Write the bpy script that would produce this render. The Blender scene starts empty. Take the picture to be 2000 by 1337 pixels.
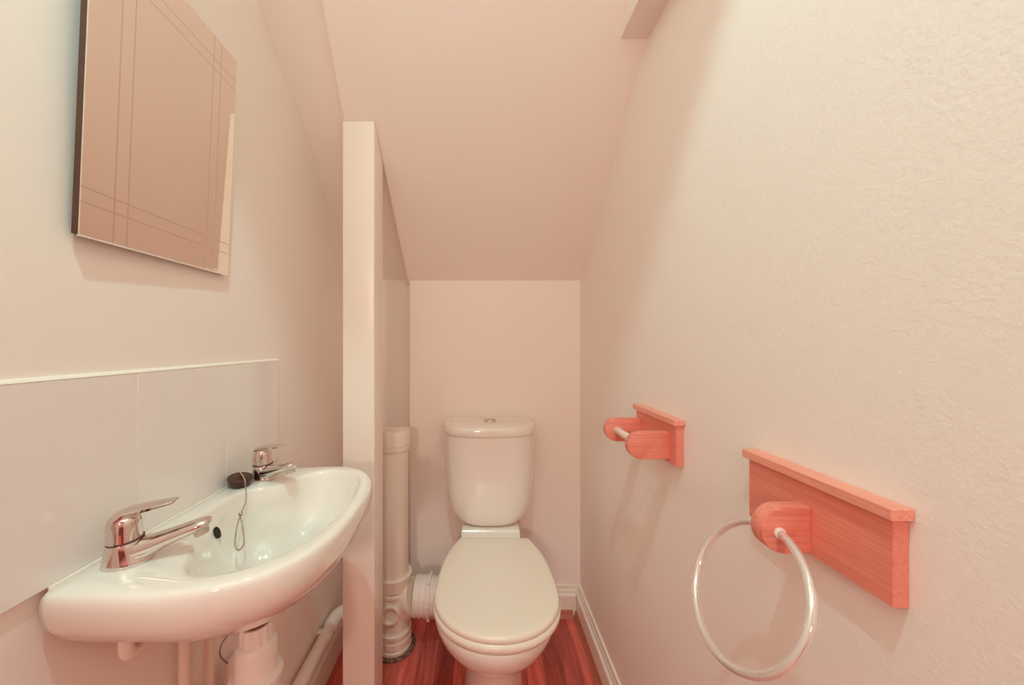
import bpy, bmesh, math, random
from mathutils import Vector, Matrix
random.seed(7)
PI = math.pi
sc = bpy.context.scene
COL = sc.collection

# ------------------------------------------------------------------ helpers
def empty(name, loc, label, cat, group=None, rotz=0.0):
    o = bpy.data.objects.new(name, None)
    o.empty_display_size = 0.05
    COL.objects.link(o)
    o.location = loc
    o.rotation_euler = (0, 0, rotz)
    tag(o, label, cat, group)
    return o

def tag(o, label, cat, group=None):
    o['label'] = label
    o['category'] = cat
    if group:
        o['group'] = group
    return o

def obj(name, bm, mat, parent=None, smooth=None, local=False, off=None):
    """link a bmesh as one object. Vertices are in world coordinates unless local."""
    bmesh.ops.recalc_face_normals(bm, faces=bm.faces)
    me = bpy.data.meshes.new(name)
    if parent is not None and not local:
        p = parent
        o_ = Vector((0, 0, 0))
        while p is not None:
            o_ += p.location
            p = p.parent
        bm.transform(Matrix.Translation(-o_))
    if smooth is not None:
        ang = math.radians(smooth)
        for f in bm.faces:
            f.smooth = True
        for e in bm.edges:
            if len(e.link_faces) == 2:
                try:
                    if e.calc_face_angle() > ang:
                        e.smooth = False
                except ValueError:
                    pass
    bm.to_mesh(me)
    bm.free()
    if mat is not None:
        me.materials.append(mat)
    o = bpy.data.objects.new(name, me)
    COL.objects.link(o)
    if parent is not None:
        o.parent = parent
    return o

def struct(name, bm, mat, smooth=None):
    o = obj(name, bm, mat, None, smooth)
    o['kind'] = 'structure'
    return o

def box(bm, x0, x1, y0, y1, z0, z1, bev=0.0, seg=2):
    vs = [bm.verts.new(p) for p in ((x0,y0,z0),(x1,y0,z0),(x1,y1,z0),(x0,y1,z0),
                                    (x0,y0,z1),(x1,y0,z1),(x1,y1,z1),(x0,y1,z1))]
    fs = []
    for q in ((0,3,2,1),(4,5,6,7),(0,1,5,4),(1,2,6,5),(2,3,7,6),(3,0,4,7)):
        fs.append(bm.faces.new([vs[i] for i in q]))
    if bev > 0:
        es = set()
        for f in fs:
            es.update(f.edges)
        bmesh.ops.bevel(bm, geom=list(es), offset=bev, segments=seg, profile=0.5, affect='EDGES')
    return bm

def prism(bm, pts, axis, a, b, bev=0.0, seg=2):
    """extrude 2-D polygon along axis ('x','y','z') from a to b. pts in remaining axes order."""
    def P(p, t):
        if axis == 'x': return (t, p[0], p[1])
        if axis == 'y': return (p[0], t, p[1])
        return (p[0], p[1], t)
    A = [bm.verts.new(P(p, a)) for p in pts]
    B = [bm.verts.new(P(p, b)) for p in pts]
    n = len(pts)
    fs = [bm.faces.new(A), bm.faces.new(list(reversed(B)))]
    for i in range(n):
        fs.append(bm.faces.new((A[i], B[i], B[(i+1) % n], A[(i+1) % n])))
    if bev > 0:
        es = list(fs[0].edges) + list(fs[1].edges)
        bmesh.ops.bevel(bm, geom=es, offset=bev, segments=seg, profile=0.5, affect='EDGES')
    return bm

def loft(bm, loops, cap0=True, cap1=True, closed=True):
    R = [[bm.verts.new(p) for p in lp] for lp in loops]
    n = len(R[0])
    for a, b in zip(R[:-1], R[1:]):
        for i in range(n if closed else n-1):
            j = (i+1) % n
            bm.faces.new((a[i], a[j], b[j], b[i]))
    if cap0: bm.faces.new(R[0])
    if cap1: bm.faces.new(list(reversed(R[-1])))
    return R

def frame(d):
    d = Vector(d).normalized()
    up = Vector((0,0,1)) if abs(d.z) < 0.95 else Vector((0,1,0))
    u = d.cross(up).normalized()
    v = u.cross(d).normalized()
    return u, v

def lathe(bm, prof, org, axis=(0,0,1), n=48, cap0=True, cap1=True):
    """prof: (r, t) along axis from org"""
    org = Vector(org); d = Vector(axis).normalized(); u, v = frame(d)
    loops = []
    for r, t in prof:
        r = max(r, 1e-5)
        loops.append([org + d*t + (u*math.cos(2*PI*i/n) + v*math.sin(2*PI*i/n))*r for i in range(n)])
    loft(bm, loops, cap0, cap1)
    return bm

def spline(pts, n=12, closed=False):
    P = [Vector(p) for p in pts]
    out = []
    m = len(P)
    rng = range(m) if closed else range(m-1)
    for i in rng:
        if closed:
            p0,p1,p2,p3 = P[(i-1)%m],P[i],P[(i+1)%m],P[(i+2)%m]
        else:
            p0,p1,p2,p3 = P[max(i-1,0)],P[i],P[i+1],P[min(i+2,m-1)]
        for k in range(n):
            t = k/n
            out.append(0.5*((2*p1)+(p2-p0)*t+(2*p0-5*p1+4*p2-p3)*t*t+(3*p1-p0-3*p2+p3)*t**3))
    if not closed:
        out.append(P[-1].copy())
    return out

def tube(bm, pts, r, n=16, closed=False, flat=1.0):
    """pts: list of Vector, r: float or list; flat squashes vertically"""
    P = [Vector(p) for p in pts]
    m = len(P)
    R = r if isinstance(r, (list, tuple)) else [r]*m
    T = []
    for i in range(m):
        if closed:
            T.append((P[(i+1)%m]-P[(i-1)%m]).normalized())
        else:
            T.append((P[min(i+1,m-1)]-P[max(i-1,0)]).normalized())
    u, v = frame(T[0])
    loops = []
    for i in range(m):
        u = (u - T[i]*u.dot(T[i])).normalized()
        v = T[i].cross(u)
        loops.append([P[i] + (u*math.cos(2*PI*k/n)+v*math.sin(2*PI*k/n)*flat)*R[i] for k in range(n)])
    if closed:
        loft(bm, loops + [loops[0]], False, False)
        bmesh.ops.remove_doubles(bm, verts=bm.verts, dist=1e-6)
    else:
        loft(bm, loops)
    return bm

def B(): return bmesh.new()

# ------------------------------------------------------------------ materials
def mat(name, col, rough=0.5, metal=0.0, spec=0.5, coat=0.0, bump=None, sheen=None):
    m = bpy.data.materials.new(name)
    m.use_nodes = True
    nt = m.node_tree
    b = nt.nodes['Principled BSDF']
    b.inputs['Base Color'].default_value = (*col, 1)
    b.inputs['Roughness'].default_value = rough
    b.inputs['Metallic'].default_value = metal
    b.inputs['Specular IOR Level'].default_value = spec
    b.inputs['Coat Weight'].default_value = coat
    b.inputs['Coat Roughness'].default_value = 0.05
    if bump:
        sc_, st, det = bump
        tc = nt.nodes.new('ShaderNodeTexCoord')
        no = nt.nodes.new('ShaderNodeTexNoise')
        no.inputs['Scale'].default_value = sc_
        no.inputs['Detail'].default_value = det
        bp = nt.nodes.new('ShaderNodeBump')
        bp.inputs['Strength'].default_value = st
        bp.inputs['Distance'].default_value = 0.002
        nt.links.new(tc.outputs['Object'], no.inputs['Vector'])
        nt.links.new(no.outputs['Fac'], bp.inputs['Height'])
        nt.links.new(bp.outputs['Normal'], b.inputs['Normal'])
    return m

def wood(name, c0, c1, axis='Y', rough=0.42, scale=1.0):
    m = bpy.data.materials.new(name); m.use_nodes = True
    nt = m.node_tree; b = nt.nodes['Principled BSDF']
    tc = nt.nodes.new('ShaderNodeTexCoord')
    mp = nt.nodes.new('ShaderNodeMapping')
    s = {'X': (9, 300, 300), 'Y': (300, 9, 300), 'Z': (300, 300, 9)}[axis]
    mp.inputs['Scale'].default_value = tuple(k*scale for k in s)
    n1 = nt.nodes.new('ShaderNodeTexNoise')
    n1.inputs['Scale'].default_value = 1.0; n1.inputs['Detail'].default_value = 5; n1.inputs['Distortion'].default_value = 0.6
    n2 = nt.nodes.new('ShaderNodeTexNoise'); n2.inputs['Scale'].default_value = 14
    mx = nt.nodes.new('ShaderNodeMath'); mx.operation = 'MULTIPLY_ADD'
    mx.inputs[1].default_value = 0.35
    cr = nt.nodes.new('ShaderNodeValToRGB')
    cr.color_ramp.elements[0].position = 0.40; cr.color_ramp.elements[0].color = (*c0, 1)
    cr.color_ramp.elements[1].position = 0.80; cr.color_ramp.elements[1].color = (*c1, 1)
    nt.links.new(tc.outputs['Object'], mp.inputs['Vector'])
    nt.links.new(mp.outputs['Vector'], n1.inputs['Vector'])
    nt.links.new(tc.outputs['Object'], n2.inputs['Vector'])
    nt.links.new(n2.outputs['Fac'], mx.inputs[0])
    nt.links.new(n1.outputs['Fac'], mx.inputs[2])
    nt.links.new(mx.outputs[0], cr.inputs['Fac'])
    nt.links.new(cr.outputs['Color'], b.inputs['Base Color'])
    b.inputs['Roughness'].default_value = rough
    return m

WALLC = (0.91, 0.82, 0.765)
M = {}
M['wall'] = mat('painted_plaster', WALLC, 0.6, spec=0.25, bump=(60, 0.10, 3))
M['wall_rough'] = mat('textured_plaster', WALLC, 0.6, spec=0.25, bump=(210, 0.30, 2))
M['ceil'] = mat('painted_ceiling', WALLC, 0.65, spec=0.2, bump=(60, 0.08, 3))
M['gloss'] = mat('gloss_woodwork_paint', (0.88, 0.80, 0.72), 0.28, spec=0.5, bump=(25, 0.05, 2))
M['porcelain'] = mat('white_porcelain', (0.86, 0.805, 0.745), 0.07, spec=0.6, coat=0.6)
M['tile'] = mat('white_glazed_tile', (0.86, 0.80, 0.78), 0.09, spec=0.5, coat=0.3)
M['grout'] = mat('pale_grout', (0.88, 0.79, 0.71), 0.7)
M['seatp'] = mat('cream_seat_plastic', (0.90, 0.82, 0.72), 0.22, spec=0.5)
M['pvc'] = mat('cream_pvc', (0.86, 0.74, 0.64), 0.30, spec=0.5)
M['pvcw'] = mat('white_pvc', (0.86, 0.785, 0.735), 0.28, spec=0.5)
M['chrome'] = mat('polished_chrome', (0.74, 0.66, 0.625), 0.06, metal=1.0)
M['chain'] = mat('dull_chain_metal', (0.50, 0.42, 0.37), 0.25, metal=1.0)
M['brass'] = mat('brown_brass', (0.30, 0.135, 0.075), 0.38, metal=0.8)
M['rubber'] = mat('dark_brown_rubber', (0.055, 0.011, 0.004), 0.35, spec=0.5)
M['dark'] = mat('hole_shade', (0.03, 0.015, 0.012), 0.8)
M['backing'] = mat('dark_mirror_backing', (0.09, 0.035, 0.02), 0.6)
M['aer'] = mat('cloudy_grey_plastic', (0.50, 0.44, 0.38), 0.35)
M['wire'] = mat('dark_wire', (0.16, 0.10, 0.08), 0.4)
M['blackline'] = mat('dark_seam', (0.10, 0.03, 0.03), 0.5)
M['wood'] = wood('salmon_beech', (0.72, 0.20, 0.145), (0.84, 0.275, 0.205), 'Y')
M['woodx'] = wood('salmon_beech_cross', (0.66, 0.17, 0.125), (0.84, 0.275, 0.205), 'X', scale=0.9)
M['woodtop'] = wood('salmon_beech_rail', (0.76, 0.26, 0.19), (0.88, 0.36, 0.27), 'Y')
M['scotia'] = wood('red_wood_beading', (0.42, 0.13, 0.085), (0.52, 0.18, 0.12), 'Y')
M['rod'] = mat('pale_rod', (0.84, 0.70, 0.60), 0.35)
M['door'] = mat('dark_door', (0.16, 0.06, 0.045), 0.5)

def mk_seal():
    m = bpy.data.materials.new('stained_filler'); m.use_nodes = True
    nt = m.node_tree; b = nt.nodes['Principled BSDF']
    tc = nt.nodes.new('ShaderNodeTexCoord'); n = nt.nodes.new('ShaderNodeTexNoise'); n.inputs['Scale'].default_value = 90
    cr = nt.nodes.new('ShaderNodeValToRGB')
    cr.color_ramp.elements[0].position = .38; cr.color_ramp.elements[0].color = (.06,.03,.015,1)
    cr.color_ramp.elements[1].position = .72; cr.color_ramp.elements[1].color = (.33,.20,.12,1)
    nt.links.new(tc.outputs['Object'], n.inputs['Vector']); nt.links.new(n.outputs['Fac'], cr.inputs['Fac'])
    nt.links.new(cr.outputs['Color'], b.inputs['Base Color']); b.inputs['Roughness'].default_value = .8
    return m
M['seal'] = mk_seal()

def mk_floor():
    m = bpy.data.materials.new('red_laminate_planks'); m.use_nodes = True
    nt = m.node_tree; b = nt.nodes['Principled BSDF']
    tc = nt.nodes.new('ShaderNodeTexCoord')
    mp = nt.nodes.new('ShaderNodeMapping')
    mp.inputs['Rotation'].default_value = (0, 0, PI/2)
    mp.inputs['Location'].default_value = (0.35, 0.035, 0)
    br = nt.nodes.new('ShaderNodeTexBrick')
    br.inputs['Color1'].default_value = (0.86, 0.19, 0.15, 1)
    br.inputs['Color2'].default_value = (0.32, 0.036, 0.024, 1)
    br.inputs['Mortar'].default_value = (0.10, 0.014, 0.01, 1)
    br.inputs['Scale'].default_value = 1.0
    br.inputs['Mortar Size'].default_value = 0.0006
    br.inputs['Mortar Smooth'].default_value = 0.3
    br.inputs['Bias'].default_value = 0.0
    br.inputs['Brick Width'].default_value = 0.62
    br.inputs['Row Height'].default_value = 0.066
    br.offset = 0.37
    mp2 = nt.nodes.new('ShaderNodeMapping'); mp2.inputs['Scale'].default_value = (55, 4, 1)
    n = nt.nodes.new('ShaderNodeTexNoise'); n.inputs['Scale'].default_value = 1.0; n.inputs['Detail'].default_value = 5; n.inputs['Distortion'].default_value = 1.2
    cr = nt.nodes.new('ShaderNodeValToRGB')
    cr.color_ramp.elements[0].position = .32; cr.color_ramp.elements[0].color = (.62,.55,.5,1)
    cr.color_ramp.elements[1].position = .66; cr.color_ramp.elements[1].color = (1.15,1.12,1.1,1)
    mx = nt.nodes.new('ShaderNodeMix'); mx.data_type = 'RGBA'; mx.blend_type = 'MULTIPLY'; mx.inputs[0].default_value = 1
    nt.links.new(tc.outputs['Object'], mp.inputs['Vector']); nt.links.new(mp.outputs['Vector'], br.inputs['Vector'])
    nt.links.new(tc.outputs['Object'], mp2.inputs['Vector']); nt.links.new(mp2.outputs['Vector'], n.inputs['Vector'])
    nt.links.new(n.outputs['Fac'], cr.inputs['Fac'])
    nt.links.new(br.outputs['Color'], mx.inputs[6]); nt.links.new(cr.outputs['Color'], mx.inputs[7])
    nt.links.new(mx.outputs[2], b.inputs['Base Color'])
    b.inputs['Roughness'].default_value = 0.32
    return m
M['floor'] = mk_floor()

MW, MH = 0.292, 0.468          # mirror size
def mk_mirror():
    """silvered glass with engraved double lines near each edge (object coords: y along, z up)"""
    m = bpy.data.materials.new('engraved_mirror_glass'); m.use_nodes = True
    nt = m.node_tree; b = nt.nodes['Principled BSDF']
    tc = nt.nodes.new('ShaderNodeTexCoord'); sp = nt.nodes.new('ShaderNodeSeparateXYZ')
    nt.links.new(tc.outputs['Object'], sp.inputs[0])
    acc = None
    def math_(op, a, bb=None):
        nd = nt.nodes.new('ShaderNodeMath'); nd.operation = op
        for i, q in enumerate((a, bb)):
            if q is None: continue
            if isinstance(q, (int, float)): nd.inputs[i].default_value = q
            else: nt.links.new(q, nd.inputs[i])
        return nd.outputs[0]
    for out, size in ((sp.outputs['Y'], MW), (sp.outputs['Z'], MH)):
        for d in (0.045, 0.0655):
            for p in (d, size-d):
                dist = math_('ABSOLUTE', math_('SUBTRACT', out, p))
                line = math_('LESS_THAN', dist, 0.0011)
                acc = line if acc is None else math_('MAXIMUM', acc, line)
    mx = nt.nodes.new('ShaderNodeMix'); mx.data_type = 'RGBA'
    mx.inputs[6].default_value = (0.90, 0.83, 0.76, 1); mx.inputs[7].default_value = (0.74, 0.64, 0.565, 1)
    nt.links.new(acc, mx.inputs[0]); nt.links.new(mx.outputs[2], b.inputs['Base Color'])
    rr = math_('MULTIPLY_ADD', acc, 0.22); nt.nodes[-1].inputs[2].default_value = 0.015
    nt.links.new(rr, b.inputs['Roughness'])
    b.inputs['Metallic'].default_value = 1.0
    return m
M['mirror'] = mk_mirror()

# ------------------------------------------------------------------ room
XL, XR, YB, YR = -0.565, 0.436, 1.558, -0.75
SL = 0.82                                      # slope of the underside of the stairs
def zs(y): return 1.463 + SL*(YB - y)
YT = -0.22; ZT = zs(YT)                        # the slope meets the flat ceiling

bm = B(); box(bm, XL-.12, XR+.12, YR-2.6, YB+.2, -.06, 0); struct('floor', bm, M['floor'])
bm = B(); box(bm, XL-.12, XL, YR-.1, YB+.2, 0, 3.1); struct('wall_left', bm, M['wall'])
bm = B(); box(bm, XR, XR+.12, YR-.1, YB+.2, 0, 3.1); struct('wall_right', bm, M['wall_rough'])
bm = B()                                       # back wall; the strip behind the post is set back a little
box(bm, -.316, XR, YB, YB+.16, 0, 1.75)
box(bm, XL, -.316, YB+.030, YB+.16, 0, 1.75)
struct('wall_back', bm, M['wall'])
bm = B()
box(bm, XL, -.45, YR-.1, YR, 0, 3.1); box(bm, .34, XR, YR-.1, YR, 0, 3.1); box(bm, -.45, .34, YR-.1, YR, 2.02, 3.1)
struct('wall_rear', bm, M['wall'])

RAISE = 0.034
def slab(bm, x0, x1, ya, yb, dz, th, x0b=None):
    xb = x0 if x0b is None else x0b
    v = [bm.verts.new(p) for p in ((x0,ya,zs(ya)+dz),(x1,ya,zs(ya)+dz),(x1,yb,zs(yb)+dz),(xb,yb,zs(yb)+dz),
                                   (x0,ya,zs(ya)+dz+th),(x1,ya,zs(ya)+dz+th),(x1,yb,zs(yb)+dz+th),(xb,yb,zs(yb)+dz+th))]
    for q in ((0,3,2,1),(4,5,6,7),(0,1,5,4),(1,2,6,5),(2,3,7,6),(3,0,4,7)):
        bm.faces.new([v[i] for i in q])
PX0, PX1, PY0, PY1 = -.4215, -.3245, 1.072, 1.166      # the post
bm = B()
slab(bm, -.390, XR, YT, .86, 0, RAISE, -.390)
slab(bm, -.390, XR, .86, PY0+.03, 0, RAISE, -.419)
slab(bm, -.3238, XR, PY0+.03, YB+.02, 0, RAISE)
slab(bm, XL-.02, XR+.02, YT, YB+.18, RAISE, .05)
box(bm, XL-.02, XR+.02, YR-.1, YT, ZT, ZT+.08)
struct('ceiling', bm, M['ceil'])

# boxed beam end high in the right-hand corner
bm = B()
box(bm, .364, XR, YR, .96, 1.983, 2.12)
struct('trim_1', bm, M['ceil'])

# unseen downstand added to cut off the ceiling lamp's light on the walls
bm = B(); box(bm, XL, XR, .10, .15, 2.515, 2.75); struct('trim_lamp_cutoff', bm, M['ceil'])

# skirting
prof = [(0,0),(.024,0),(.024,.030),(.022,.088),(.019,.092),(.014,.094),(.013,.104),(.009,.112),(.008,.124),(0,.124)]
bm = B(); prism(bm, [(XR-a, z) for a, z in prof], 'y', YR, YB-.0); struct('baseboard_right', bm, M['gloss'])
bm = B(); prism(bm, [(YB-a, z) for a, z in prof], 'x', -.316, XR-.024); struct('baseboard_back', bm, M['gloss'])
bm = B(); prism(bm, [(XL+a, z) for a, z in prof], 'y', YR, YB+.03); struct('baseboard_left', bm, M['gloss'])
def scot(off):
    pts = [(off, 0), (off+.015, 0)]
    for k in range(1, 6):
        t = k/6*PI/2
        pts.append((off+.015-.011*math.sin(t), .004+.026*(1-math.cos(t))))
    pts.append((off, .030))
    return pts
bm = B(); prism(bm, [(XR-a, z) for a, z in scot(.024)], 'y', YR, YB-.024); struct('trim_2', bm, M['scotia'], 30)
bm = B(); prism(bm, [(YB-a, z) for a, z in scot(.024)], 'x', -.25, XR-.039); struct('trim_3', bm, M['scotia'], 30)

# post
bm = B()
v = [bm.verts.new(p) for p in ((PX0,PY0,0),(PX1,PY0,0),(PX1,PY1,0),(PX0,PY1,0),
     (PX0,PY0,zs(PY0)-.001),(PX1,PY0,zs(PY0)-.001),(PX1,PY1,zs(PY1)-.001),(PX0,PY1,zs(PY1)-.001))]
fs = [bm.faces.new([v[i] for i in q]) for q in ((0,3,2,1),(4,5,6,7),(0,1,5,4),(1,2,6,5),(2,3,7,6),(3,0,4,7))]
es = [e for e in bm.edges if abs((e.verts[0].co-e.verts[1].co).z) > .8]
bmesh.ops.bevel(bm, geom=es, offset=.004, segments=3, profile=.5, affect='EDGES')
o = obj('support_post', bm, M['gloss'], None, 40)
tag(o, 'square cream painted post standing between washbasin and toilet under the sloping ceiling', 'post')

# ------------------------------------------------------------------ tiled splashback
TX = XL+.008
spl = empty('tile_splashback', (XL, .672, .877), 'row of white glazed tiles on left wall above the washbasin', 'splashback')
bm = B()
ye = [.372, .5715, .7715, .9715]
for a, b_ in zip(ye[:-1], ye[1:]):
    box(bm, XL-.0008, TX, a+.001, b_-.001, .8745, 1.141, .0012)
obj('tile_row', bm, M['tile'], spl)
for y in ye[1:-1]:
    bm = B(); box(bm, XL, TX-.0006, y-.0012, y+.0012, .8775, 1.1405)
    obj('grout_line', bm, M['grout'], spl)
bm = B()                                        # bead of filler along the top
prism(bm, [(XL,1.141),(TX+.0005,1.141),(TX-.001,1.1435),(XL+.004,1.1455),(XL,1.146)], 'y', .372, .972)
obj('top_bead', bm, M['grout'], spl, 40)

# ------------------------------------------------------------------ mirror
tilt = math.atan2(.019, MH)
mir = empty('wall_mirror', (XL+.0060, .480, 1.338), 'frameless rectangular mirror with engraved double lines hung on left wall', 'mirror')
mir.rotation_euler = (0, tilt, math.radians(1.45))
bm = B(); box(bm, .0105, .0125, 0, MW, 0, MH)
obj('mirror_glass', bm, M['mirror'], mir, local=True)
bm = B(); box(bm, .0012, .0104, .0003, MW-.001, .001, MH-.001)
g = obj('backing_board', bm, M['backing'], mir, local=True); g['label'] = 'dark brown backing board'
bm = B(); box(bm, .0086, .0128, .0005, MW-.0005, -.0022, -.0002)
obj('bottom_edge_strip', bm, M['pvcw'], mir, local=True)

# ------------------------------------------------------------------ washbasin
BX, BYC, BZ = TX+.0005, .670, .876
bas = empty('washbasin', (BX, BYC, BZ), 'small white wall-hung hand basin with two taps below the tile row', 'washbasin')
NB = 192
CEN = Vector((0, .17))          # (u along the wall, v out from the wall)
def polar_resample(poly):
    """poly: closed list of (u,v), star shaped about CEN -> NB points at equal angles"""
    out = []
    m = len(poly)
    for k in range(NB):
        a = 2*PI*k/NB
        d = Vector((math.cos(a), math.sin(a)))
        best = None
        for i in range(m):
            p = Vector(poly[i]) - CEN; q = Vector(poly[(i+1) % m]) - CEN
            e = q - p
            den = d.x*e.y - d.y*e.x
            if abs(den) < 1e-12: continue
            t = (p.x*e.y - p.y*e.x)/den
            s = (p.x*d.y - p.y*d.x)/den
            if t > 0 and -1e-6 <= s <= 1+1e-6:
                if best is None or t > best: best = t
        out.append(CEN + d*best)
    return out
outer = []
HL, DV = .232, .326
for u, v_ in ((-HL+.012, 0), (HL-.012, 0), (HL-.003, .003), (HL, .012)): outer.append((u, v_))
nn = 2.75
for k in range(81):
    t = PI*k/80
    c, s = math.cos(t), math.sin(t)
    outer.append((HL*math.copysign(abs(c)**(2/nn), c), .125+(DV-.125)*abs(s)**(2/nn)))
outer += [(-HL, .012), (-HL+.003, .003)]
OUT = polar_resample(outer)
half = [(0,.297),(.07,.2925),(.13,.275),(.172,.242),(.193,.20),(.190,.165),(.168,.138),(.140,.124),(.112,.100),(.092,.066),(.072,.050),(.035,.045)]
ctrl = [(u, v_, 0) for u, v_ in half] + [(0,.0445,0)] + [(-u, v_, 0) for u, v_ in reversed(half[1:])]
INN = polar_resample([(p.x, p.y) for p in spline(ctrl, 10, True)])
DR = Vector((0, .140))
def W(u, v_, z): return (BX + v_, BYC + u, BZ + z)
loops = []
# bowl, from drain to rim
prof_in = [(.10,-.152),(.22,-.150),(.38,-.144),(.54,-.132),(.68,-.114),(.79,-.090),(.87,-.063),(.93,-.037),(.965,-.020),(.988,-.008),(1.0,-.0035)]
for s, z in prof_in:
    lp = []
    for p in INN:
        q = DR + (p-DR)*s
        lp.append(W(q.x, q.y, z))
    loops.append(lp)
def zrim(v_):   # the front rim rises a little above the tap deck
    t = max(0, min(1, (v_-.10)/.16))
    return .004*t*t*(3-2*t)
for t, z in ((.10,-.0008),(.25,.0),(.5,.0),(.75,-.0002),(.88,-.0018),(.95,-.005),(.985,-.010),(1.0,-.016)):
    lp = []
    for p, q in zip(INN, OUT):
        r = p.lerp(q, t)
        # keep absolute rolled-edge radius
        w = (q-p).length
        if t > .75:
            d = (1-t)*min(w, .05)
            r = q + (p-q).normalized()*d
        lp.append(W(r.x, max(r.y, 0), z + zrim(r.y)))
    loops.append(lp)
C2 = Vector((0, .13))
for s, z in ((.998,-.024),(.985,-.041),(.964,-.053),(.935,-.063),(.90,-.074),(.82,-.093),(.72,-.113),(.60,-.133),(.48,-.149),(.36,-.160),(.24,-.166),(.12,-.168)):
    lp = []
    for q in OUT:
        uu = q.x*s
        vv = q.y if q.y < .002 else (q.y*(.35+.65*s) if s > .5 else C2.y + (q.y-C2.y)*s*1.0)
        if s <= .5:
            # blend so that the wall side stays against the wall
            k = (.5-s)/.5
            v0 = q.y*(.35+.65*s)
            vv = v0*(1-k) + (C2.y+(q.y-C2.y)*s)*k
        lp.append(W(uu, max(vv, 0), z))
    loops.append(lp)
bm = B(); loft(bm, loops)
obj('basin_body', bm, M['porcelain'], bas, 60)
bm = B(); box(bm, BX-.0002, BX+.004, BYC-.217, BYC+.217, BZ-.012, BZ+.0004, .0010)
obj('sealant_bead', bm, M['grout'], bas, 40)
# overflow hole as a disc coloured dark for the shade inside, waste ring
bm = B()
oc = Vector(W(.0, .0562, -.046)); on = Vector((.93, 0, .36)).normalized(); ou = Vector((0,1,0)); ov = on.cross(ou)
loft(bm, [[oc + on*d + ou*(.0062*math.cos(2*PI*k/32)) + ov*(.0108*math.sin(2*PI*k/32)) for k in range(32)] for d in (-.002, .0010)])
g = obj('overflow_hole', bm, M['dark'], bas, 40); g['label'] = 'dark oval overflow hole'
bm = B()
lathe(bm, [(.008,.0),(.012,.0015),(.028,.002),(.030,.0005),(.030,-.004),(.008,-.004)], W(0, .140, -.1515), (0,0,1), 40, True, True)
g = obj('waste_ring', bm, M['chrome'], bas, 40); g['label'] = 'chrome waste ring'

# ------------------------------------------------------------------ taps
def ell(cx, cz, w, h, y=0, n=28, nexp=2.0):
    return [(cx, w*math.copysign(abs(math.cos(2*PI*k/n))**(2/nexp), math.cos(2*PI*k/n)),
             cz + h*math.copysign(abs(math.sin(2*PI*k/n))**(2/nexp), math.sin(2*PI*k/n))) for k in range(n)]
def ring_(cx, z, rx, ry, n=36, tiltx=0.0):
    return [(cx+rx*math.cos(2*PI*k/n), ry*math.sin(2*PI*k/n), z + tiltx*rx*math.cos(2*PI*k/n)) for k in range(n)]

def tap_body():
    bm = B()
    loft(bm, [ring_(.002,0,.0285,.0235), ring_(.002,.003,.0290,.0240), ring_(.0015,.006,.0283,.0232), ring_(.0005,.014,.0250,.0218),
              ring_(-.0003,.022,.0225,.0210), ring_(-.0008,.030,.0208,.0204,tiltx=.06), ring_(-.0008,.0315,.0198,.0195,tiltx=.06)])
    return bm
def tap_spout():
    bm = B()
    secs = [(-.012,.0150,.0165,.0130),(.004,.0155,.0185,.0145),(.020,.0185,.0178,.0142),(.036,.0230,.0165,.0124),(.055,.0290,.0153,.0110),
            (.073,.0348,.0145,.0101),(.087,.0390,.0141,.0096),(.095,.0410,.0130,.0088),(.1000,.0422,.0100,.0067),(.1028,.0428,.0055,.0036),(.1037,.0430,.0012,.0010)]
    loft(bm, [ell(x, z, w, h) for x, z, w, h in secs])
    # web below the spout running down to the base
    secs = [(-.010,.0085,.0185,.0082),(.012,.0100,.0180,.0096),(.030,.0150,.0155,.0104),(.048,.0225,.0120,.0086),(.066,.0300,.0085,.0060)]
    loft(bm, [ell(x, z, w, h) for x, z, w, h in secs])
    return bm
def tap_aerator():
    bm = B()
    lathe(bm, [(.0060,-.0125),(.0092,-.0125),(.0098,-.008),(.0102,-.004),(.0102,.002)], (.0885,0,.0370), (-.30,0,1), 28)
    return bm
def tap_cap():
    bm = B()
    loft(bm, [ring_(-.0008,.0323,.0190,.0187,tiltx=.06), ring_(-.001,.042,.0184,.0182), ring_(-.001,.054,.0178,.0175), ring_(-.001,.060,.0170,.0166),
              ring_(-.001,.066,.0145,.014), ring_(-.001,.069,.009,.0088), ring_(-.001,.070,.004,.004)])
    return bm
def tap_lever():
    bm = B()
    # stations along the outer line: x, z, half width, bow, thickness
    path = [(-.0218,.0330,.0206,.0206,.0026),(-.0218,.044,.0205,.0205,.0028),(-.0213,.055,.0202,.0190,.0036),(-.0182,.0655,.0198,.0150,.0056),(-.0100,.0732,.0190,.0100,.0078),
            (.002,.0772,.0178,.0064,.0086),(.017,.0793,.0163,.0046,.0076),(.032,.0808,.0148,.0038,.0062),(.045,.0820,.0134,.0032,.0052),(.054,.0827,.0118,.0026,.0044),(.0590,.0828,.0092,.0018,.0034),(.0615,.0822,.005,.0008,.0018),(.0622,.0817,.0010,.0002,.0006)]
    P = [Vector((x, 0, z)) for x, z, *_ in path]
    m = 14
    loops = []
    for i, (x, z, w, bow, t) in enumerate(path):
        T = (P[min(i+1, len(P)-1)] - P[max(i-1, 0)]).normalized()
        N = Vector((-T.z, 0, T.x))
        fm = math.radians(84)
        out_, in_ = [], []
        for k in range(m+1):
            f = -fm + 2*fm*k/m
            y, d = w*math.sin(f), bow*(math.cos(f)-1)
            out_.append(P[i] + Vector((0, y, 0)) + N*d)
            kk = 1 - t/w*.9 if w > t else .4
            in_.append(P[i] + Vector((0, y*max(kk, .55), 0)) + N*(d*max(kk, .55) - t))
        loops.append(out_ + list(reversed(in_)))
    loft(bm, loops)
    return bm
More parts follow.
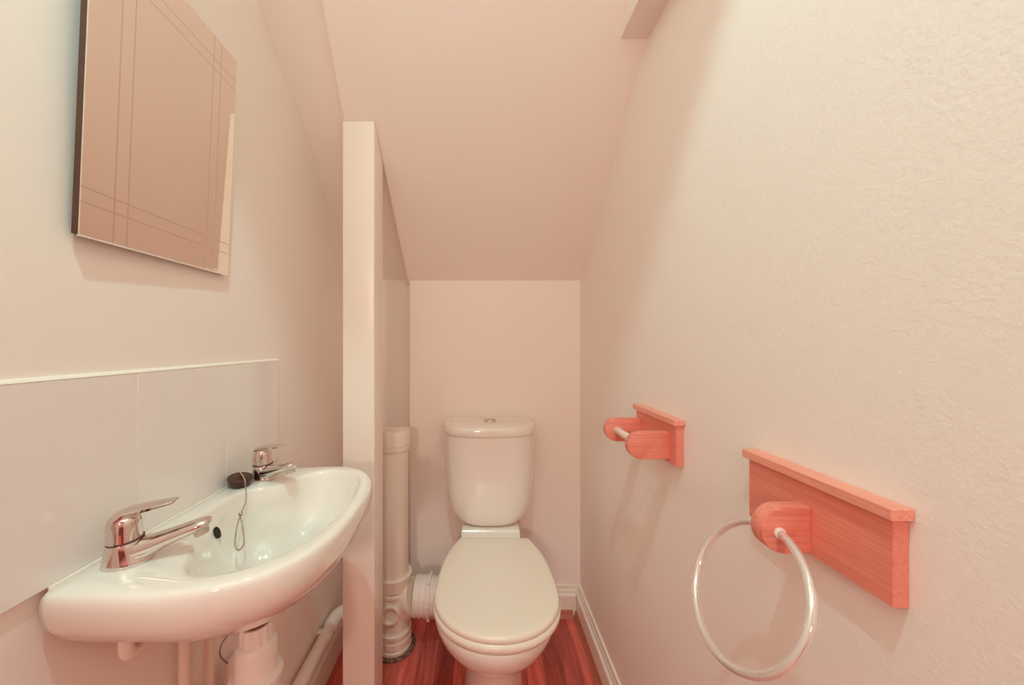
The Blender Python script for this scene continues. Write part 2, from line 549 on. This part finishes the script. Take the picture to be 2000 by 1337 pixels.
def tap_seam():
    bm = B(); loft(bm, [ring_(-.0008,.0308,.0206,.0202,tiltx=.06), ring_(-.0008,.0330,.0206,.0202,tiltx=.06)]); return bm
def make_tap(loc, rz, label):
    r = empty('basin_tap', loc, label, 'tap', 'chrome lever taps on the basin', rz)
    for nm, fn, mt in (('tap_body', tap_body, 'chrome'), ('spout', tap_spout, 'chrome'), ('cartridge_cover', tap_cap, 'chrome'), ('lever', tap_lever, 'chrome')):
        obj(nm, fn(), M[mt], r, 50, local=True)
    g = obj('aerator', tap_aerator(), M['aer'], r, 40, local=True); g['label'] = 'cloudy grey aerator under the spout tip'
    obj('seam_ring', tap_seam(), M['blackline'], r, 40, local=True)
    return r
DZ = BZ + .0002
tap1 = make_tap((BX+.047, BYC-.163, DZ), math.radians(17), 'chrome lever tap at the near end of the washbasin, nearest the camera')
tap2 = bpy.data.objects.new('basin_tap', None); COL.objects.link(tap2); tap2.empty_display_size = .05
tap2.location = (BX+.050, BYC+.150, DZ); tap2.rotation_euler = (0, 0, math.radians(-24))
tag(tap2, 'chrome lever tap at far end of the basin, beside the dark plug', 'tap', 'chrome lever taps on the basin')
for ch in list(tap1.children):
    c = ch.copy(); COL.objects.link(c); c.parent = tap2

# ------------------------------------------------------------------ plug on its chain
plg = empty('basin_plug', (BX+.030, BYC+.103, BZ+.001), 'dark brown rubber plug lying on the basin ledge, its bead chain hanging into the bowl', 'plug')
bm = B()
ax = Vector((.16, -.06, 1)).normalized()
lathe(bm, [(.014,0),(.0200,.0008),(.0220,.005),(.0230,.0115),(.0240,.0135),(.0240,.0160),(.0230,.0172),(.010,.0175),(.006,.019),(.0001,.0195)], (BX+.027, BYC+.104, BZ+.0035), ax, 44)
obj('plug_disc', bm, M['rubber'], plg, 35)
def beads(bm, pts, r, step):
    P = [Vector(p) for p in pts]
    acc = 0.0; last = P[0]
    bmesh.ops.create_icosphere(bm, subdivisions=1, radius=r, matrix=Matrix.Translation(P[0]))
    for a, b_ in zip(P[:-1], P[1:]):
        seg = (b_-a).length
        while acc + seg >= step:
            t = (step-acc)/seg
            a = a.lerp(b_, t); seg = (b_-a).length; acc = 0.0
            bmesh.ops.create_icosphere(bm, subdivisions=1, radius=r, matrix=Matrix.Translation(a))
        acc += seg
def pix(x, y, X):               # point on the plane X = const
    D = 690*X/(x-940.0)
    return (X, D, 1.19-(y-668)/690*D)
def pv(x, y, v_): return pix(x, y, BX+v_)
c1 = [(BX+.012, BYC+.135, BZ+.004), (BX+.013, BYC+.128, BZ+.014), (BX+.020, BYC+.114, BZ+.0265), (BX+.036, BYC+.099, BZ+.0255), pv(478,936,.0525), pv(479,944,.0565), pv(480,956,.0605), pv(481,968,.063), pv(478,985,.0655), pv(471,1000,.068)]
bm = B(); beads(bm, spline(c1, 8), .0019, .0039)
c2 = [pv(471,1004,.070), pv(465,1018,.0735), pv(461,1040,.080), pv(459,1062,.089), pv(464,1073,.094), pv(472,1069,.093), pv(477,1058,.088), pv(475,1036,.080), pv(472,1018,.0735), pv(470,1008,.071)]
beads(bm, spline(c2, 8), .0019, .0039)
g = obj('bead_chain', bm, M['chain'], plg, 60); g['label'] = 'metal bead chain'
bm = B(); bmesh.ops.create_uvsphere(bm, u_segments=16, v_segments=10, radius=.0042, matrix=Matrix.Translation(pv(470,1003,.0705)))
g = obj('chain_clasp', bm, M['chain'], plg, 60); g['label'] = 'small round metal clasp'

# ------------------------------------------------------------------ waste trap under the basin
TXc, TYc = BX+.130, .670
trap = empty('bottle_trap', (TXc, TYc, .45), 'white plastic waste trap with threaded brown outlet under the washbasin', 'waste trap')
bm = B()
pr = []
z = .7085
pr.append((.0225, z))
while z > .648:
    pr += [(.0232, z-.0006), (.0232, z-.0018), (.0219, z-.0024)]; z -= .003
lathe(bm, [(r, zz) for r, zz in pr], (TXc, TYc, 0), (0,0,1), 40)
g = obj('threaded_outlet', bm, M['brass'], trap, 30); g['label'] = 'brown threaded metal outlet'
bm = B()
n = 56; loops = []
for z_, r0, amp in ((.632,.0262,.0),(.632,.0272,.0010),(.6595,.0272,.0010),(.661,.0263,.0),(.661,.0236,.0)):
    lp = []
    for k in range(n):
        r = r0 + (amp if (k % 4) < 2 else -amp*.4)
        lp.append((TXc+r*math.cos(2*PI*k/n), TYc+r*math.sin(2*PI*k/n), z_))
    loops.append(lp)
loft(bm, loops)
obj('coupling_nut', bm, M['pvcw'], trap, 30)
bm = B()
lathe(bm, [(.0265,.645),(.0265,.630),(.0315,.627),(.0345,.621),(.0355,.600),(.0360,.568),(.037,.563)], (TXc,TYc,0), (0,0,1), 48)
obj('trap_body', bm, M['pvcw'], trap, 40)
bm = B()
lathe(bm, [(.036,.569),(.043,.567),(.0450,.564),(.0450,.556),(.0438,.5545)], (TXc,TYc,0), (0,0,1), 48)
obj('trap_flange', bm, M['pvcw'], trap, 30)
bm = B()
lathe(bm, [(.0400,.557),(.0400,.530),(.0398,.50),(.036,.462),(.026,.450),(.001,.449)], (TXc,TYc,0), (0,0,1), 48)
obj('trap_bottle', bm, M['pvcw'], trap, 40)
bm = B()   # earth wire loop beside the nut
pts = spline([(TXc-.010,TYc-.028,.672),(TXc-.028,TYc-.034,.664),(TXc-.042,TYc-.034,.645),(TXc-.046,TYc-.030,.622),(TXc-.040,TYc-.020,.600)], 8)
tube(bm, pts, .0011, 8)
g = obj('earth_wire', bm, M['wire'], trap, 40); g['label'] = 'thin dark wire loop'

# supply pipes
def supply(pts, r, name, label):
    o = empty(name, (pts[-1][0], pts[-1][1], 0), label, 'pipe', 'cream supply pipes under the basin')
    bm = B()
    # rounded corners
    P = [Vector(p) for p in pts]
    path = [P[0]]
    for i in range(1, len(P)-1):
        d0 = (P[i-1]-P[i]).normalized(); d1 = (P[i+1]-P[i]).normalized()
        R = .022
        a = P[i]+d0*R; c = P[i]+d1*R
        for k in range(9):
            t = k/8
            path.append(a*(1-t)**2 + P[i]*2*t*(1-t) + c*t*t)
    path.append(P[-1])
    tube(bm, path, r, 20)
    obj('pipe_run', bm, M['pvc'], o, 60)
    return o
PXW = XL+.026
s1 = supply([(BX+.047,BYC-.163,.772),(BX+.047,BYC-.163,.733),(BX+.045,.628,.750),(PXW,.641,.738),(PXW,.641,0)], .0088, 'supply_pipe', 'cream painted water pipe under the near tap that bends and drops down the left wall')
bm = B(); lathe(bm, [(.0105,0),(.0115,.001),(.0115,.010),(.0105,.011)], (BX+.0458,.560,.7395), (-.01,.12,.016), 24)
obj('elbow_collar', bm, M['pvc'], s1, 40)
s2 = supply([(BX+.050,BYC+.150,.778),(BX+.050,BYC+.150,.745),(PXW,.700,.735),(PXW,.700,0)], .0088, 'supply_pipe', 'cream painted vertical water pipe nearest the waste trap on the left wall')

# long waste pipe along the left wall
PZ = .183; PX = XL+.030
wp = empty('waste_pipe', (PX, .8, PZ), 'long white waste pipe clipped low along left wall, running behind the post', 'pipe')
bm = B()
wpts = [Vector(p) for p in ((TXc-.030,.712,.505),(TXc-.060,.750,.505),(PX+.020,.762,.500),(PX,.764,.480),(PX,.764,.23),(PX,.772,.195),(PX,.80,PZ),(PX,1.0,PZ),(PX,1.27,PZ))]
tube(bm, spline(wpts, 6), .0205, 24)
obj('pipe_run', bm, M['pvcw'], wp, 60)
bm = B()
arc = [(PX,1.245,PZ),(PX,1.262,PZ)]+[(PX+.05-.05*math.cos(t), 1.28+.05*math.sin(t), PZ) for t in [PI/2*k/8 for k in range(9)]]+[(PX+.085,1.33,PZ)]
tube(bm, [Vector(p) for p in arc], .0245, 24)
obj('elbow', bm, M['pvcw'], wp, 60)
bm = B()
lathe(bm, [(.0215,0),(.0235,0),(.0235,.020),(.0215,.020)], (PX, 1.20, PZ), (0,1,0), 32)
box(bm, XL, PX-.012, 1.200, 1.220, PZ+.012, PZ+.021, .002)
box(bm, XL, XL+.005, 1.197, 1.223, PZ+.004, PZ+.045, .0015)
obj('pipe_clip', bm, M['pvcw'], wp, 40)
bm = B()
tube(bm, [(PX+.08,1.33,PZ),(-.412,1.345,PZ+.003)], .0205, 24)
obj('branch_pipe', bm, M['pvcw'], wp, 60)

# ------------------------------------------------------------------ soil stack
SX, SY = -.343, 1.392
st = empty('soil_pipe', (SX, SY, 0), 'fat cream soil pipe with capped top standing on the floor behind the post', 'pipe')
L = lambda bm, prof: lathe(bm, [(r, z) for r, z in prof], (SX, SY, 0), (0,0,1), 56)
bm = B(); L(bm, [(.0550,.20),(.0550,.80)]); obj('pipe_run', bm, M['pvc'], st, 40)
bm = B(); L(bm, [(.0552,.772),(.0605,.773),(.0615,.776),(.0615,.789),(.0595,.790),(.0595,.7915),(.0620,.7925),(.0620,.846),(.0605,.849),(.052,.849),(.050,.846),(.001,.845)])
cap = obj('end_cap', bm, M['pvc'], st, 30)
bm = B()
box(bm, SX-.045, SX+.045, SY-.008, SY+.008, .844, .854, .002)
for a in (.4, 1.9, 3.4, 5.1):
    box(bm, SX+.050*math.cos(a)-.007, SX+.050*math.cos(a)+.007, SY+.050*math.sin(a)-.007, SY+.050*math.sin(a)+.007, .845, .8525, .002)
obj('cap_lugs', bm, M['pvc'], cap)
bm = B(); L(bm, [(.0665,.003),(.0675,.008),(.0675,.018),(.0640,.021),(.0640,.026),(.0670,.029),(.0670,.050),(.0640,.053),(.0640,.064),(.0672,.067),(.0672,.078),(.0620,.083),(.0600,.09)])
obj('floor_socket', bm, M['pvc'], st, 28)
bm = B(); L(bm, [(.0600,.085),(.0600,.24)]); 
# swept branch
br = [(SX+.006,SY+.004,.118),(SX+.028,SY+.002,.146),(SX+.050,SY-.002,.176),(SX+.066,SY-.006,.192),(SX+.085,SY-.010,.200)]
tube(bm, spline(br, 6), [.046+.0215*min(1,k/20) for k in range(25)], 40)
obj('tee_body', bm, M['pvc'], st, 40)
bm = B(); L(bm, [(.0600,.214),(.0650,.219),(.0650,.228),(.0625,.231),(.0625,.240),(.0675,.244),(.0680,.278),(.0690,.282),(.0690,.287),(.0660,.289),(.0560,.287)])
obj('upper_socket', bm, M['pvc'], st, 28)
bm = B()
d = Vector((.10,-1,.0)).normalized()
lathe(bm, [(.036,0),(.0345,.032),(.0335,.0345),(.0290,.0345),(.0280,.032),(.0280,.022),(.001,.021)], Vector((SX-.004,SY-.036,.164)), d, 40)
obj('boss_socket', bm, M['pvc'], st, 30)
bm = B(); L(bm, [(.060,.0004),(.082,.0006),(.083,.003),(.074,.0065),(.066,.008),(.060,.008)])
g = obj('floor_seal', bm, M['seal'], st, 40); g['label'] = 'stained brown filler ring at the floor'

pc = empty('pan_connector', (-.19, SY-.01, .20), 'white ribbed plastic connector joining soil pipe to toilet pan', 'pipe')
bm = B()
A0 = Vector((SX+.086, SY-.010, .2005)); dd = Vector((1, .0, .0))
pr = [(.060,0),(.0700,0),(.0715,.002),(.0715,.008),(.0690,.010),(.0690,.016),(.0725,.018),(.0725,.024),(.0695,.026),(.0695,.042),(.0712,.044),(.0712,.048),(.0690,.050)]
lathe(bm, pr, A0, dd, 56)
obj('socket', bm, M['pvcw'], pc, 28)
bm = B()
lathe(bm, [(.066,.048),(.0745,.050),(.0750,.052),(.0750,.060),(.0740,.062),(.066,.063)], A0, dd, 56)
cl = obj('clamp_ring', bm, M['pvcw'], pc, 28)
u_, v__ = frame(dd)
for a in (-.9, 0.1, 1.1, 2.3):
    bm = B()
    p = A0 + dd.normalized()*.056 + (u_*math.cos(a)+v__*math.sin(a))*.076
    box(bm, p.x-.005, p.x+.005, p.y-.004, p.y+.004, p.z-.004, p.z+.004, .0012)
    obj('clamp_lug', bm, M['pvcw'], cl)
bm = B()
lathe(bm, [(.066,.060),(.0672,.066),(.0672,.072),(.0655,.074),(.0655,.080),(.0672,.082),(.0672,.088),(.0655,.090),(.0655,.10),(.062,.125),(.060,.204)], A0, dd, 56)
obj('ribbed_sleeve', bm, M['pvcw'], pc, 28)

# ------------------------------------------------------------------ toilet
CXT = .040
toi = empty('toilet', (CXT, 1.2, 0), 'white close-coupled toilet with lid down against the back wall', 'toilet')
def egg(cx, w, yf, yw, yb, wb, z, n=96, nf=2.0, p=2.2):
    """egg outline: front half superellipse, back flank to a straight back edge"""
    pts = []
    h = n//2
    for k in range(h):                     # front half from right to left
        t = PI*k/(h-1)
        c, s = math.cos(t), math.sin(t)
        pts.append((cx + w*math.copysign(abs(c)**(2/nf), c), yw - (yw-yf)*abs(s)**(2/nf), z))
    m = n//4
    for k in range(1, m+1):                # left flank, going back
        t = k/m
        pts.append((cx - (w-(w-wb)*t**p), yw+(yb-yw)*t, z))
    for k in range(m):                     # right flank coming forward
        t = 1-k/m
        pts.append((cx + (w-(w-wb)*t**p), yw+(yb-yw)*t, z))
    return pts
secs = [(.000,.097,.995,1.16,1.46,.095),(.010,.096,.998,1.16,1.46,.094),(.020,.092,1.002,1.16,1.46,.09),(.200,.089,.998,1.15,1.46,.088),(.252,.091,.990,1.14,1.46,.088),(.268,.097,.980,1.13,1.46,.09),
        (.280,.110,.965,1.12,1.45,.095),(.300,.133,.938,1.10,1.45,.10),(.325,.154,.914,1.085,1.44,.105),(.350,.168,.897,1.075,1.43,.11),(.375,.177,.888,1.07,1.42,.113),(.396,.180,.885,1.068,1.42,.113),(.4015,.178,.887,1.068,1.42,.112),(.403,.172,.893,1.068,1.42,.110)]
bm = B()
loft(bm, [egg(CXT, w, yf, yw, yb, wb, z) for z, w, yf, yw, yb, wb in secs])
obj('pan', bm, M['porcelain'], toi, 50)
bm = B()
prism(bm, [(1.552,.26),(1.552,.462),(1.392,.462),(1.380,.459),(1.374,.450),(1.366,.447),(1.352,.444),(1.345,.436),(1.335,.41),(1.33,.33),(1.42,.26)], 'x', CXT-.002-.115, CXT-.002+.112, .006, 3)
obj('cistern_platform', bm, M['porcelain'], toi, 40)

def rot2(pts, c, a):
    ca, sa = math.cos(a), math.sin(a)
    return [(c[0]+(x-c[0])*ca-(y-c[1])*sa, c[1]+(x-c[0])*sa+(y-c[1])*ca, z) for x, y, z in pts]
def plate(name, secs, m, parent, sm=50):
    bm = B()
    loft(bm, [rot2(egg(CXT+.004, .185-i_, .888+i_, 1.064, 1.352-i_, .130-i_*.8, z, 120, 2.08, 2.6), (CXT, .98), math.radians(-.9)) for z, i_ in secs])
    return obj(name, bm, m, parent, sm)
plate('seat', [(.404,.004),(.406,-.001),(.413,-.004),(.420,-.004),(.4265,-.001),(.4285,.006),(.4285,.020)], M['seatp'], toi)
plate('seat_lid', [(.4300,.012),(.4302,.004),(.432,.0005),(.437,-.0008),(.4425,.0008),(.4455,.004),(.4472,.010),(.4480,.020),(.4487,.05)], M['seatp'], toi, 40)
for s in (-1, 1):
    bm = B()
    lathe(bm, [(.010,0),(.011,.002),(.011,.030),(.010,.032)], (CXT+s*.075-.016, 1.357, .428), (1,0,0), 20)
    lathe(bm, [(.012,.400),(.012,.424),(.008,.430)], (CXT+s*.075, 1.360, 0), (0,0,1), 20)
    obj('hinge', bm, M['seatp'], toi, 40)

def tank(cx, w, yf, yb, z, nexp=3.2, n=96):
    """front is a superellipse bow, back is flat"""
    pts = []
    ym = yb-.035
    for k in range(n):
        t = 2*PI*k/n
        c, s = math.cos(t), math.sin(t)
        x = cx + w*math.copysign(abs(c)**(2/nexp), c)
        if s < 0:
            y = ym - (ym-yf)*abs(s)**(2/nexp)
        else:
            y = ym + (yb-ym)*abs(s)**(2/8.0)
        pts.append((x, y, z))
    return pts
CC = .033
cis = [(.464,.070,1.415),(.465,.090,1.400),(.469,.112,1.388),(.478,.134,1.379),(.492,.152,1.373),(.512,.166,1.369),(.540,.176,1.366),(.58,.181,1.365),(.66,.185,1.363),(.76,.188,1.361),(.814,.190,1.360),(.823,.190,1.360)]
bm = B(); loft(bm, [tank(CC, w, yf, 1.552, z) for z, w, yf in cis]); obj('cistern', bm, M['porcelain'], toi, 60)
lid = [(.8235,.186,1.364),(.8240,.193,1.357),(.8275,.196,1.353),(.840,.197,1.352),(.852,.1955,1.3535),(.860,.192,1.358),(.8655,.185,1.366),(.8685,.172,1.382),(.870,.15,1.40),(.8705,.10,1.44)]
bm = B(); loft(bm, [tank(CC, w, yf, 1.554-(max(0,.1955-w)*.7 if z > .85 else 0), z) for z, w, yf in lid]); cl = obj('cistern_lid', bm, M['porcelain'], toi, 60)
bm = B()
lathe(bm, [(.026,.8695),(.0265,.873),(.0255,.875),(.021,.8756),(.0205,.874)], (CC+.004, 1.445, 0), (0,0,1), 40)
lathe(bm, [(.0198,.872),(.0198,.8765),(.018,.8785),(.001,.8792)], (CC+.004, 1.445, 0), (0,0,1), 40)
g = obj('flush_button', bm, M['chrome'], cl, 30); g['label'] = 'round chrome push button'

# ------------------------------------------------------------------ wooden holders on the right wall
def holder_plate(root, y0, y1, z0, z1, th=.0165):
    bm = B(); box(bm, XR-th, XR-.0005, y0, y1, z0, z1-.0125, .0008, 1); obj('backplate', bm, M['wood'], root)
    bm = B(); box(bm, XR-th-.0075, XR-.0005, y0-.005, y1+.005, z1-.0125, z1, .0010, 1); obj('top_rail', bm, M['woodtop'], root)
def tongue(x_tip, x_base, zc, hh, y0, y1, bev=.0015):
    """block with a fully rounded nose pointing away from the wall"""
    pts = [(x_base, zc-hh), (x_base, zc+hh)]
    for k in range(17):
        a = PI/2 + PI*k/16
        pts.append((x_tip+hh + hh*math.cos(a), zc+hh*math.sin(a)))
    bm = B(); prism(bm, pts, 'y', y0, y1, bev, 2); return bm

trh = empty('toilet_roll_holder', (XR, .857, .973), 'empty wooden toilet roll holder with two rounded arms and pale rod on right wall', 'toilet roll holder')
holder_plate(trh, .760, .956, .922, 1.0235)
for y0 in (.783, .925):
    obj('arm', tongue(.325, XR-.0165, .961, .030, y0, y0+.018), M['woodx'], trh, 35)
bm = B(); lathe(bm, [(.0085,.800),(.0095,.802),(.0095,.926),(.0085,.928)], (.356,0,.960), (0,1,0), 28)
g = obj('rod', bm, M['rod'], trh, 40); g['label'] = 'pale smooth rod between the arms'

trg = empty('towel_ring_holder', (XR, .457, .973), 'wooden towel ring holder with clear hanging ring on right wall nearest camera', 'towel ring')
holder_plate(trg, .3595, .5535, .9195, 1.0225)
obj('ring_block', tongue(.356, XR-.0165, .951, .0293, .4485, .4680), M['woodx'], trg, 35)
bm = B()
c0 = Vector((.340,.457,.871)); n0 = Vector((math.cos(-.467), -.042*math.cos(-.467), math.sin(-.467))).normalized()
up = (Vector((0,0,1)) - n0*n0.z).normalized(); sd = n0.cross(up)
RR, rt = .0868, .0053
tube(bm, [c0 + (up*math.cos(2*PI*k/96) + sd*math.sin(2*PI*k/96))*RR for k in range(96)], rt, 20, True)
def mk_ring():
    m = bpy.data.materials.new('clear_acrylic_ring'); m.use_nodes = True
    b = m.node_tree.nodes['Principled BSDF']
    b.inputs['Base Color'].default_value = (.97,.93,.90,1); b.inputs['Roughness'].default_value = .04
    b.inputs['Transmission Weight'].default_value = 0.55; b.inputs['IOR'].default_value = 1.46
    b.inputs['Metallic'].default_value = 0.45
    return m
g = obj('ring', bm, mk_ring(), trg, 60); g['label'] = 'shiny clear ring'
bm = B()
hp = [c0 + (up*math.cos(a) + sd*math.sin(a))*RR for a in [2*PI*k/720 for k in range(720)]]
h1 = min(hp, key=lambda p: abs(p.y-.4480)+ (0 if p.z > .9 else 9))
lathe(bm, [(.0072,0),(.0072,.0022),(.0055,.0028)], Vector((h1.x, .4486, h1.z)), (0,-1,0), 24)
g = obj('ferrule', bm, M['rod'], trg, 40); g['label'] = 'pale ferrule where the ring enters the block'

# ------------------------------------------------------------------ lights
def light(kind, name, loc, power, col, size=.05, rot=None, **kw):
    l = bpy.data.lights.new(name, kind); l.energy = power; l.color = col
    if kind == 'AREA':
        l.shape = 'RECTANGLE'; l.size, l.size_y = size
    else:
        l.shadow_soft_size = size
    for k, v_ in kw.items(): setattr(l, k, v_)
    o = bpy.data.objects.new(name, l); COL.objects.link(o); o.location = loc
    if rot: o.rotation_euler = rot
    return o
light('SPOT', 'ceiling_lamp', (-.08,-.06,2.74), 75, (.58,1,.97), .015, (0,0,0), spot_size=math.radians(150), spot_blend=.05)
light('POINT', 'hall_lamp', (-.36,-2.7,1.85), 145, (1,.77,.66), .16)
w = bpy.data.worlds.new('World'); sc.world = w; w.use_nodes = True      # reddish ambient fill, added to shine in through the rear opening
nt = w.node_tree; bg = nt.nodes['Background']
tc = nt.nodes.new('ShaderNodeTexCoord'); sp = nt.nodes.new('ShaderNodeSeparateXYZ'); cr = nt.nodes.new('ShaderNodeValToRGB')
mr = nt.nodes.new('ShaderNodeMapRange'); mr.inputs[1].default_value = -1; mr.inputs[2].default_value = 1
cr.color_ramp.elements[0].position = .46; cr.color_ramp.elements[0].color = (.32,.06,.042,1)
cr.color_ramp.elements[1].position = .54; cr.color_ramp.elements[1].color = (1,.38,.30,1)
nt.links.new(tc.outputs['Generated'], sp.inputs[0]); nt.links.new(sp.outputs['Z'], mr.inputs[0]); nt.links.new(mr.outputs[0], cr.inputs[0])
nt.links.new(cr.outputs[0], bg.inputs[0])
bg.inputs[1].default_value = 1.3

# ------------------------------------------------------------------ camera
cam = bpy.data.cameras.new('camera'); co = bpy.data.objects.new('camera', cam); COL.objects.link(co)
co.location = (0, 0, 1.19); co.rotation_euler = (PI/2, 0, 0)
cam.sensor_width = 36; cam.sensor_fit = 'HORIZONTAL'
cam.lens = 690/2000*36
cam.shift_x = 60/2000
cam.clip_start = .01
sc.camera = co
sc.view_settings.view_transform = 'Standard'
sc.view_settings.look = 'None'
sc.view_settings.gamma = 1
sc.view_settings.exposure = -0.75
sc.view_settings.use_curve_mapping = False
sc.cycles.max_bounces = 16
sc.cycles.diffuse_bounces = 10
